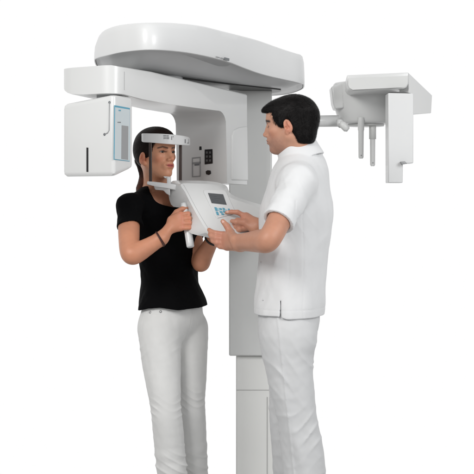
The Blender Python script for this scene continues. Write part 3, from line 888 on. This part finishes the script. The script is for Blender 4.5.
# T-shirt
S = Field(); torsoW(S, .006)
S.chain([shR+A(.0, 0, -.0), shR*.60+elR*.40, shR*.52+elR*.48], [.049, .0495, .0495], .03)
S.chain([shL, shL*.60+elL*.40, shL*.55+elL*.45], [.052, .051, .050], .03)
S.cone(waist+A(.0, 0, 0), hips+A(0, 0, -.02), .10, .118, .06)
zc = npP(0, 308.5, WY)[2]
S.ell(hips+A(.003, -.003, .03), (.118, .151, .12), .04, 'u', RT)
def hemW(p):
    q = (p-hips)@RT
    row = np.interp(p[:, 0]/p[:, 1]*F+237, [136, 148, 160, 178, 208], [310.6, 306.8, 305.6, 308.2, 306.6])
    return CAMZ-(row-HZ)/F*4.82-p[:, 2]
S.post.append(hemW)
ud = elR-shR; ud /= np.linalg.norm(ud)
cR_ = shR*.585+elR*.415
def slv(p):  # right sleeve end
    near = np.maximum(np.linalg.norm(p-cR_, axis=1)-.12, np.linalg.norm((p-cR_)-((p-cR_)@ud)[:, None]*ud, axis=1)-.060)
    d = (p-cR_)@ud+.003*np.sin(p[:, 0]*60)
    return np.where(near < 0, d, -1.0)
S.post.append(slv)
S.cone(cR_-ud*.03, cR_+ud*.03, .0415, .0455, .002, 's')
nk = nb+fT*.060+A(.004, 0, .005)
Rn = basis(fT[:2], 0)
S.ell(nb+A(0, 0, .045), (.075, .078, .058), .006, 's', RT)
S.ell(nb+fT*.075+A(0, 0, .005), (.075, .092, .072), .006, 's', RT)
foldsW = [((138, 232), (160, 250)), ((150, 256), (172, 262)), ((150, 272), (166, 290)), ((180, 262), (192, 285)), ((188, 240), (180, 262))]
def dispS(p):
    q = (p-waist)@RT
    w = .0035*np.sin(q[:, 1]*55+q[:, 2]*18+2*np.sin(q[:, 2]*14))*np.clip((npP(0, 240, WY)[2]-p[:, 2])/.12, 0, 1)
    return w+.0022*wob(p, 45, 2)+.0012*wob(p, 110, 4)
S.disp = dispS
cloth('t_shirt', S, (-.62, 4.42, zc-.03), (.03, 5.16, nb[2]+.05), .0030, M_tee, woman, 2)

# jeans
J = Field()
J.ell(hips+A(0, 0, .02), (.108, .142, .13), .05, 'u', RT)
J.ell(hips+RT@A(-.035, 0, -.05), (.085, .125, .09), .04, 'u', RT)
J.schain([hipR+A(0, 0, 0), hipR*.5+kneeR*.5+A(-.003, 0, 0), kneeR, kneeR*.68+anR*.32, anR, anR+A(.004, 0, -.06)], [.085, .074, .059, .060, .063, .068], .04)
J.schain([hipL, hipL*.5+kneeL*.5, kneeL, kneeL*.68+anL*.32, anL, anL+A(.004, 0, -.06)], [.089, .074, .058, .058, .062, .066], .012)
J.plane((0, 0, .06), (0, 0, -1)); J.plane(hips+A(0, 0, .11), (0, 0, 1))
def dispJ(p):
    def band(z0, w): return np.exp(-((p[:, 2]-z0)/w)**2)
    kz = kneeR[2]
    md = np.clip(.45+.8*wob(p*[1, 1, .6], 34, 9), 0, 1)
    rid = lambda x: 1.2*(1-np.abs(np.sin(x*.5)))**2-.4
    d = -.0048*md*band(kz, .055)*rid(p[:, 2]*210+p[:, 0]*75+2.4*np.sin(p[:, 0]*40+p[:, 1]*20))
    d -= .0062*md*band(kz-.30, .17)*rid(p[:, 2]*150+p[:, 0]*70+2.2*np.sin(p[:, 0]*22+p[:, 2]*18))
    d -= .0022*md*band(hips[2]-.12, .05)*rid(p[:, 2]*150-p[:, 0]*120+p[:, 1]*30)
    q = (p-hips)@RT
    fly = np.exp(-((q[:, 1]-.006)/.0022)**2)*(q[:, 0] > .03)*(p[:, 2] > hips[2]-.09)*.0012
    sd = np.abs(q[:, 0]+.012-.12*(hips[2]-p[:, 2])*0)
    seam = np.exp(-(sd/.0018)**2)*(q[:, 1] < -.06)*.0012
    w_ = (p-hipR)@RT
    pk = np.exp(-((np.sqrt((q[:, 1]+.115)**2*.55+(q[:, 2]-.085)**2)-.062)/.0016)**2)*(q[:, 0] > -.01)*(q[:, 1] < -.02)*(q[:, 2] > -.02)*.0014
    return d+.0010*wob(p, 34, 6)+.0008*wob(p*[1, 1, .5], 120, 1)+fly*1.6+seam+pk
J.disp = dispJ
jn = cloth('jeans', J, (-.50, 4.55, .05), (.02, 5.15, hips[2]+.12), .0032, M_jean, woman, 2)
def on_body(field, px, py, Y0, off=.001):
    d = npP(px, py, 1.0)-A(0, 0, CAMZ)
    ts = np.linspace(Y0-.45, Y0+.3, 600); pts = A(0, 0, CAMZ)+ts[:, None]*d
    v = field.ev(pts); i = np.argmax(v < 0); return pts[i]-d*off
for a, b in ((150.2, 312.2), (160.6, 311.6)):
    q = on_body(J, a, b, WY)
    link('rivet', tube([Vector(q)+Vector((0, .004, 0)), Vector(q)+Vector((0, -.0025, 0))], .0050, 14), M_glint, jn)
# bracelet
def ring(name, c, ax, r, th, m, parent, n=40):
    u, v = frame_for(ax); c = Vector(c)
    pts = [c+(u*math.cos(t)+v*math.sin(t))*r for t in [2*math.pi*k/n for k in range(n)]]
    rr = []
    for i, p in enumerate(pts):
        rd = (p-c).normalized(); a = Vector(ax).normalized()
        rr.append([p+(rd*math.cos(t)+a*math.sin(t))*th for t in [2*math.pi*k/8 for k in range(8)]])
    vs = [q for r_ in rr for q in r_]; fs = [[i*8+j, i*8+(j+1) % 8, ((i+1) % n)*8+(j+1) % 8, ((i+1) % n)*8+j] for i in range(n) for j in range(8)]
    return link(name, mesh_from(vs, fs), m, parent)
ax = wrR-elR; bc = wrR*.93+elR*.07
def fit(c, ax):
    "radius of the limb round c"
    u, v = frame_for(ax); u = np.array(u); v = np.array(v); rs = np.linspace(.015, .06, 90); out = []
    for t in np.linspace(0, 2*math.pi, 16, endpoint=False):
        d_ = B.ev(c+np.outer(rs, u*math.cos(t)+v*math.sin(t))); out.append(rs[np.argmax(d_ > 0)])
    return float(np.median(out))
ring('bracelet', bc, ax, fit(bc, ax)+.0012, .0024, M_bead, woman); ring('bracelet', bc+ax/np.linalg.norm(ax)*.005, ax+A(.02, 0, .02), fit(bc, ax)+.0008, .0018, M_bead, woman)
ax = wrL-elL; ring('bracelet', wrL*.95+elL*.05, ax, fit(wrL*.95+elL*.05, ax)+.001, .0045, M_black, woman)

def shoe(c, d, parent):
    f = Field(); R_ = basis(d); f.setframe(np.array([c[0], c[1], 0.0]), R_, 1)
    f.ell((.06, 0, .035), (.13, .045, .040), .02); f.ell((-.02, 0, .055), (.055, .038, .055), .03)
    f.plane((0, 0, .008), (0, 0, -1))
    return cloth('shoe', f, A(c[0]-.22, c[1]-.22, 0), A(c[0]+.24, c[1]+.24, .13), .004, M_shoe, parent, 2)
shoe(anR, (.8, -.6), woman); shoe(anL, (.8, -.5), woman)

# ================================================================== MAN
MY = 4.50
RM = basis((-.965, .262), -4, 0)
oM = npP(289.6, 124.8, MY)
SM = .945
B = Field(); B.setframe(oM, RM, SM); head_ops(B, False)
B.setframe()
nbM = npP(302, 161, 4.53)
B.cone(oM+RM@A(-.030, 0, -.05), nbM, .054, .056, .02)
fM = A(-.97, .24, 0); lM = np.cross(A(0, 0, 1), fM); RTM = np.stack([fM, lM, A(0, 0, 1)], 1)
sL = npP(298, 184, 4.345); sR = npP(291, 186, 4.70)
chM = npP(296.5, 205, 4.53); wM = npP(291.5, 262, 4.53); hM = npP(289, 318, 4.53)
eL = npP(269.5, 238.5, 4.18); wL = npP(239.5, 243.0, 4.385)
eR = npP(284, 243, 4.74); wR = npP(257, 226.5, 4.60)
def torsoM(f, o):
    f.cone(nbM+A(0, 0, -.03), sL+A(0, .02, .012), .055+o, .046+o, .06)
    f.cone(nbM+A(0, 0, -.03), sR+A(0, -.02, .012), .055+o, .046+o, .06)
    f.ell(chM, (.106+o, .165+o, .19+o), .05, 'u', RTM)
    f.ell(wM, (.103+o, .150+o, .20+o), .08, 'u', RTM)
    f.ell(hM+A(0, 0, .02), (.107+o, .160+o, .15+o), .08, 'u', RTM)
torsoM(B, -.008)
def armM(f):
    f.schain([sL, sL*.5+eL*.5, eL, eL*.70+wL*.30+A(0, 0, -.004), eL*.25+wL*.75, wL], [.050, .0435, .0385, .0385, .031, .027], .04)
    f.schain([sR, eR, eR*.65+wR*.35, wR], [.050, .042, .041, .0275], .02)
armM(B)
# near (left) hand cupping the bottom of the console
wx = wL
k0 = npP(225.5, 240.0, 4.475)
def handL(f):
    # palm
    f.cone(wx, k0+A(.030, -.018, -.004), .0285, .026, .02)
    mc = [k0+A(-.004, -.006, .022), k0+A(-.006, -.012, .004), k0+A(-.003, -.016, -.014), k0+A(.006, -.018, -.029)]
    for m_ in mc: f.cone(wx+(k0-wx)*.35+(m_-k0)*.5, m_, .018, .0125, .014)
    tips = [(-.030, .000, -.002), (-.033, .002, .000), (-.030, .004, .002), (-.024, .008, .004)]
    for i, (m_, r) in enumerate(zip(mc, (.0104, .0108, .0104, .0092))):
        b_ = [m_, m_+A(-.032+.002*i, .004, .004), m_+A(-.052+.004*i, .018, .010), m_+A(-.060+.005*i, .034, .017)]
        f.chain(b_, [r*1.08, r, r*.93, r*.80], .003)
    # thumb up on the console face
    f.chain([wx+A(-.020, -.012, .014), k0+A(.020, -.026, .030), k0+A(.006, -.018, .054), k0+A(-.010, -.010, .072)], [.0175, .0150, .0120, .0098], .010)
handL(B)
# far (right) hand pressing a key
tipK = np.array(PP(225.4, 214.6, c0, cN)+cN*.0125)
kk = npP(246.0, 217.5, 4.625)
def handR(f):
    f.cone(wR, kk, .0265, .021, .02); f.cone(wR, kk+A(.004, -.006, -.022), .0255, .019, .02)
    m_ = [kk+A(-.002, .0, .004), kk+A(-.004, -.010, -.012), kk+A(-.001, -.016, -.028), kk+A(.005, -.020, -.042)]
    v = tipK-m_[0]
    f.chain([m_[0], m_[0]+v*.42+A(0, -.004, .010), m_[0]+v*.74+A(0, -.002, .006), tipK], [.0112, .0102, .0092, .0074], .004)
    for i in (1, 2, 3):
        a = m_[i]
        f.chain([a, a+A(-.030, -.012, .004-.003*i), a+A(-.042, .000, -.016), a+A(-.026, .004, -.028)], [.0110, .0104, .0094, .0080], .003)
    f.chain([wR+A(-.012, -.014, -.012), kk+A(-.006, -.032, -.020), kk+A(-.036, -.034, -.018), kk+A(-.056, -.026, -.014)], [.0165, .0135, .0112, .0086], .008)
handR(B)
kL = npP(298, 424, 4.44); aL = npP(308, 532, 4.46); kR = npP(289, 420, 4.64); aR = npP(294, 522, 4.70)
hL = hM+RTM@A(0, .085, -.06); hR = hM+RTM@A(0, -.085, -.06)
for h_, k_, a_ in ((hL, kL, aL), (hR, kR, aR)):
    B.chain([h_, k_, k_*.7+a_*.3, a_], [.080, .055, .055, .04], .03)
V, Q = surf(B, oM-A(.15, .14, .155), oM+A(.14, .14, .15), .0016, 2)
fr = (oM, RM, SM)
baseM = (.52, .275, .185)
parts = [(V, Q, skin_colour(V, fr, False, baseM, (.42, .14, .12), (.014, .010, .009)), 0)]
V2, Q2 = surf(B, (-.16, 4.05, .06), (.38, 4.85, oM[2]-.14), .0030, 2)
C2 = np.tile(np.array((.49, .24, .155)), (len(V2), 1))*(1+.05*wob(V2, 50, 4)+.03*wob(V2, 180, 2))[:, None]
for c_ in (k0+A(-.01, 0, 0), kk+A(-.02, 0, -.01)): C2 = blend(C2, (.54, .22, .155), .6*np.exp(-((V2-c_)**2).sum(1)/.05**2))
for q_ in (k0+A(-.009, -.018, .070), tipK+A(.004, -.008, .003)):
    C2 = blend(C2, (.68, .42, .36), .9*(((V2-q_)**2).sum(1) < .0052**2))
for q_ in (k0+A(.006, -.028, .052), k0+A(.000, -.016, .058), tipK+A(.020, -.006, .008), k0+A(-.030, -.004, .026), k0+A(-.034, -.010, .006), k0+A(-.030, -.014, -.010)):
    C2 = blend(C2, (.50, .17, .115), .5*np.exp(-((V2-q_)**2).sum(1)/.007**2))
parts.append((V2, Q2, C2, 0))
man = person('person', 'short-haired man in white short-sleeved tunic and white trousers, operating the control panel', parts+eyes(fr, (1, .15, -.15)), [M_skinm, M_eye], None)

H = Field(); H.setframe(oM, RM, SM)
H.ell((-.018, 0, .034), (.108, .085, .089), .02)
H.ell((-.052, 0, -.004), (.060, .069, .078), .03)
H.ell((-.056, 0, -.052), (.046, .064, .046), .02)
H.ell((.046, 0, .070), (.052, .058, .034), .02)
H.ell((.086, .0, .066), (.024, .044, .014), .016)
H.cone((.020, .066, .040), (.022, .072, .000), .014, .009, .01); H.cone((.020, -.066, .040), (.022, -.072, .000), .014, .009, .01)
H.ell((.104, 0, -.030), (.062, .130, .090), .006, 's')
for s in (1, -1): H.ell((-.006, s*.090, -.014), (.0225, .030, .034), .006, 's')
H.box((.056, 0, -.088), (.080, .2, .072), .012, .006, 's')
H.plane((0, 0, -.080), (0.05, 0, -1), .006)
H.setframe()
def dispM(p):
    q = (p-oM)@RM
    u = q[:, 2]*1.0+q[:, 0]*.55; 
    st = np.sin(u*480+q[:, 1]*160+3*wob(q, 30, 1))*.00035+np.sin(u*1000-q[:, 1]*300+3*np.sin(q[:, 0]*60))*.00025
    return st+.0016*wob(q*[.5, 1, 1], 70, 3)+.0008*wob(q, 160, 4)
H.disp = dispM
def hcolM(V):
    return np.tile(np.array([.0075, .0065, .0065]), (len(V), 1))*(1+.4*wob(V, 220, 3))[:, None]
Vh, Qh = surf(H, oM-A(.16, .14, .14), oM+A(.16, .14, .16), .0017, 1)
def flowM(p):
    q = (p-oM)@RM
    top = 1/(1+np.exp(-(q[:, 2]-.045)/.015))
    frt = 1/(1+np.exp(-(q[:, 0]-.03)/.015))
    f = top[:, None]*np.array([.9, -.25, .25])+(1-top)[:, None]*(frt[:, None]*np.array([.15, 0, -1.])+(1-frt)[:, None]*np.array([-.35, 0, -1.]))
    return f@RM.T
sM = strands(H, Vh, 12000, flowM, .022, .0005, hcolM, 5, .0030)
link('hair', np_mesh([(Vh, Qh, hcolM(Vh), 0), sM]), M_hairm, man, False)

# tunic
S = Field(); torsoM(S, .012)
S.ell(npP(306.5, 165.5, 4.56), (.067, .095, .062), .05, 'u', RTM)
S.ell(chM+RTM@A(-.020, 0, .01), (.106, .160, .17), .05, 'u', RTM)
S.ell(chM+RTM@A(.012, 0, -.08), (.117, .160, .16), .05, 'u', RTM)
zh = npP(0, 313.0, MY)[2]
S.cone(chM+A(.002, 0, -.05), hM+A(.000, 0, -.02), .117, .114, .06)
for s in (1, -1): S.cone(wM+RTM@A(0, s*.05, 0), hM+RTM@A(0, s*.065, -.03), .103, .106, .04)
uM = eL-sL; LM_ = np.linalg.norm(uM); uM /= LM_
eM = sL+uM*LM_*.70
S.chain([sL+A(.0, .02, .0), sL+uM*LM_*.35, eM+uM*.03], [.067, .061, .059], .035)
uR = eR-sR; uR /= np.linalg.norm(uR); eMR = sR+uR*.19
S.chain([sR, eMR], [.066, .066], .03)
def hemM(p):
    q = (p-hM)@RTM
    return (zh-.006+.010*np.clip((q[:, 0]+.01)/.02, -1, 1)*0.6-q[:, 0]*.02)-p[:, 2]
S.post.append(hemM)
tilt = uM+A(-.06, 0, .0); tilt /= np.linalg.norm(tilt)
def slm(p):
    near = np.linalg.norm((p-eM-uM*.03), axis=1)-.115
    sd = np.linalg.norm((p-eM)-((p-eM)@uM)[:, None]*uM, axis=1)-.100
    return np.where((near < 0) & (sd < 0), (p-eM)@tilt, -1.0)
S.post.append(slm)
S.cone(eM-uM*.055, eM+uM*.05, .045, .0525, .002, 's')
# neck opening and collar
tc_ = npP(298, 151.5, 4.525)
S.cone(tc_+A(0, 0, .0), tc_+A(-.01, 0, .14), .067, .066, .004, 's')
S.ell(tc_+fM*.065+A(0, 0, .0), (.035, .030, .030), .006, 's', RTM)
def collar(p):
    q = (p-tc_)@RTM
    ax_ = math.radians(20); x = q[:, 0]*math.cos(ax_)-q[:, 2]*math.sin(ax_); z = q[:, 0]*math.sin(ax_)+q[:, 2]*math.cos(ax_)
    r = np.sqrt((x/1.10)**2+(q[:, 1]*1.0)**2)
    R0 = .0725-z*.20
    d = np.abs(r-R0)-.0052
    d = np.maximum(d, np.abs(z+.004)-.036)
    gap = .030-np.abs(q[:, 1])
    return np.where(x > .03, np.maximum(d, gap*.7), d)
S.ops.append(Op('fn', 'u', .004, tc_, .16, f=collar))
def lineseg(p, pts, w):
    d = np.full(len(p), 9.)
    for i in range(len(pts)-1): d = np.minimum(d, seg_d(p, pts[i], pts[i+1]))
    return np.exp(-(d/w)**2)
def dispT(p):
    return dispT0(p)*np.clip((tc_[2]-.035-p[:, 2])/.03, 0, 1)
def dispT0(p):
    q = (p-chM)@RTM
    d = .0030*wob(p, 30, 3)+.0016*wob(p*[1, 1, .5], 85, 1)
    # hanging folds at the back and under the arm
    d += .0022*np.sin(q[:, 0]*62+q[:, 1]*20+1.5*np.sin(p[:, 2]*9))*np.clip((chM[2]+.02-p[:, 2])/.25, 0, 1)*(q[:, 1] > -.2)
    # pull folds at the armpit
    ap = npP(297, 205, 4.33)
    g = np.exp(-((p-ap)**2).sum(1)/.10**2)
    rid = lambda x: 1.2*(1-np.abs(np.sin(x*.5)))**2-.4
    md = np.clip(.5+.8*wob(p, 26, 9), 0, 1)
    d -= .0050*g*rid(q[:, 0]*120-q[:, 2]*65)*md
    d -= .0040*md*np.exp(-((p[:, 2]-(chM[2]-.17))/.16)**2)*rid(q[:, 0]*52+q[:, 2]*38+1.5*np.sin(q[:, 2]*12))
    d += .0016*np.exp(-((q[:, 0]+.055)/.002)**2)*(p[:, 2] < chM[2]+.02)
    # seams: shoulder, side
    sd = np.exp(-((q[:, 0]+.004)/.0022)**2)*(q[:, 1] > .06)*(p[:, 2] < chM[2]-.20)
    hm = np.exp(-((p[:, 2]-zh-.022)/.0016)**2)*(q[:, 1] > -.3)
    return d+.0012*sd+.0011*hm
S.disp = dispT
# side slit
slp = npP(280.5, 306.5, 4.37)
S.box(slp+A(0, 0, -.02), (.0036, .09, .045), .0005, .001, 's')
tun = cloth('tunic', S, (.0, 4.02, zh-.04), (.45, 4.95, nbM[2]+.10), .0031, M_tunic, man, 2)
# shoulder yoke seam and snaps
for a, b in ((261, 262.3), (263, 300)):
    q = on_body(S, a, b, 4.5)
    if q[1] > 4.0: link('snap', tube([Vector(q)+Vector((0, .004, 0)), Vector(q)+Vector((0, -.002, 0))], .0028, 14), M_glint, tun)

J = Field()
J.ell(hM+A(0, 0, .0), (.118, .160, .15), .05, 'u', RTM)
J.ell(hL+RTM@A(-.035, 0, -.01), (.085, .080, .10), .04, 'u', RTM)
J.schain([hL, hL*.5+kL*.5+A(-.002, 0, 0), kL, kL*.7+aL*.3+A(.008, 0, 0), aL, aL+A(0, 0, -.06)], [.098, .086, .074, .076, .077, .08], .04)
J.schain([hR, hR*.5+kR*.5+A(-.006, 0, 0), kR, kR*.7+aR*.3, aR, aR+A(0, 0, -.06)], [.096, .084, .072, .074, .078, .08], .012)
J.plane((0, 0, .05), (0, 0, -1)); J.plane(hM+A(0, 0, .11), (0, 0, 1))
def dispMJ(p):
    def band(z0, w): return np.exp(-((p[:, 2]-z0)/w)**2)
    kz = kL[2]
    pts = [hL+RTM@A(.0, .1, 0), kL+RTM@A(0.0, .07, 0), aL+RTM@A(0.0, .08, 0)]
    d = .0035*np.sin(p[:, 0]*70+p[:, 2]*16+1.5*np.sin(p[:, 2]*9+p[:, 0]*10))*np.clip((hM[2]-.02-p[:, 2])/.2, 0, 1)*.7
    rid = lambda x: 1.2*(1-np.abs(np.sin(x*.5)))**2-.4
    d -= .0050*np.clip(.5+.8*wob(p, 20, 4), 0, 1)*band(kz+.20, .12)*rid(p[:, 2]*70+p[:, 0]*75+1.2*np.sin(p[:, 0]*30))
    d -= .0046*np.clip(.5+.8*wob(p, 24, 7), 0, 1)*band(kz-.02, .14)*rid(p[:, 2]*95-p[:, 0]*60+1.7*np.sin(p[:, 0]*35))
    # front crease and side seam
    d += .0020*lineseg(p, [npP(283, 322, 4.40), npP(289, 380, 4.37), npP(301, 470, 4.38)], .004)*0
    ex_ = np.abs(p[:, 0]-(.170+(.78-p[:, 2])*.105*1.0))
    d -= .0030*np.exp(-(ex_/.0035)**2)*(p[:, 1] < 4.47)
    return d+.0016*wob(p*[1, 1, .4], 38, 6)+.0010*wob(p, 120, 1)
J.disp = dispMJ
cloth('trousers', J, (.0, 4.25, .04), (.45, 4.90, hM[2]+.12), .0034, M_troum, man, 2)
shoe(aL, (-1, .15), man); shoe(aR, (-1, .35), man)
# ------------------------------------------------------------------ floor, light, camera
M_floor = mat('studio_floor', (.45, .45, .45), .6)
fl = [Vector((3.0*math.cos(t)*.95, 3.3+2.45*math.sin(t), 0)) for t in [2*math.pi*k/96 for k in range(96)]]
me = mesh_from(fl, [list(range(96))])
o = link('floor', me, M_floor, None, False); o['kind'] = 'structure'

w = bpy.data.worlds.new('World'); sc.world = w; w.use_nodes = True
nt = w.node_tree; bg = nt.nodes['Background']
tc = nt.nodes.new('ShaderNodeTexCoord'); sx = nt.nodes.new('ShaderNodeSeparateXYZ')
nt.links.new(tc.outputs['Generated'], sx.inputs[0])
mr = nt.nodes.new('ShaderNodeMapRange'); mr.interpolation_type = 'SMOOTHSTEP'
mr.inputs['From Min'].default_value = -.1; mr.inputs['From Max'].default_value = .75
mr.inputs['To Min'].default_value = .46; mr.inputs['To Max'].default_value = 1.0
nt.links.new(sx.outputs['Y'], mr.inputs['Value'])
mz = nt.nodes.new('ShaderNodeMapRange'); mz.interpolation_type = 'SMOOTHSTEP'
mz.inputs['From Min'].default_value = -.85; mz.inputs['From Max'].default_value = -.30
mz.inputs['To Min'].default_value = .25; mz.inputs['To Max'].default_value = 1.0
nt.links.new(sx.outputs['Z'], mz.inputs['Value'])
mm = nt.nodes.new('ShaderNodeMath'); mm.operation = 'MULTIPLY'
nt.links.new(mr.outputs['Result'], mm.inputs[0]); nt.links.new(mz.outputs['Result'], mm.inputs[1])
nt.links.new(mm.outputs[0], bg.inputs['Strength'])
bg.inputs['Color'].default_value = (1, 1, 1, 1)

def area(name, loc, tgt, size, power, col=(1, 1, 1)):
    l = bpy.data.lights.new(name, 'AREA'); l.shape = 'RECTANGLE'; l.size = size[0]; l.size_y = size[1]; l.energy = power; l.color = col
    o = bpy.data.objects.new(name, l); COL.objects.link(o); o.location = loc
    o.rotation_euler = (Vector(tgt)-Vector(loc)).to_track_quat('-Z', 'Y').to_euler(); return o
area('key_softbox', (-2.0, 1.4, 3.3), (-.1, 4.8, 1.3), (1.3, 1.3), 92, (1, .99, .975))
area('fill_softbox', (2.4, 1.8, 2.8), (.1, 4.6, 1.2), (1.6, 1.6), 70, (.98, .99, 1))

cam = bpy.data.cameras.new('camera'); co = bpy.data.objects.new('camera', cam); COL.objects.link(co)
cam.sensor_width = 36; cam.lens = 36*F/474; co.location = (0, 0, CAMZ); co.rotation_euler = (math.radians(90), 0, 0)
cam.shift_y = -(237-HZ)/474; cam.clip_end = 200; cam.clip_start = .05
sc.camera = co
sc.view_settings.view_transform = 'Standard'; sc.view_settings.look = 'None'; sc.view_settings.exposure = 0; sc.view_settings.gamma = 1
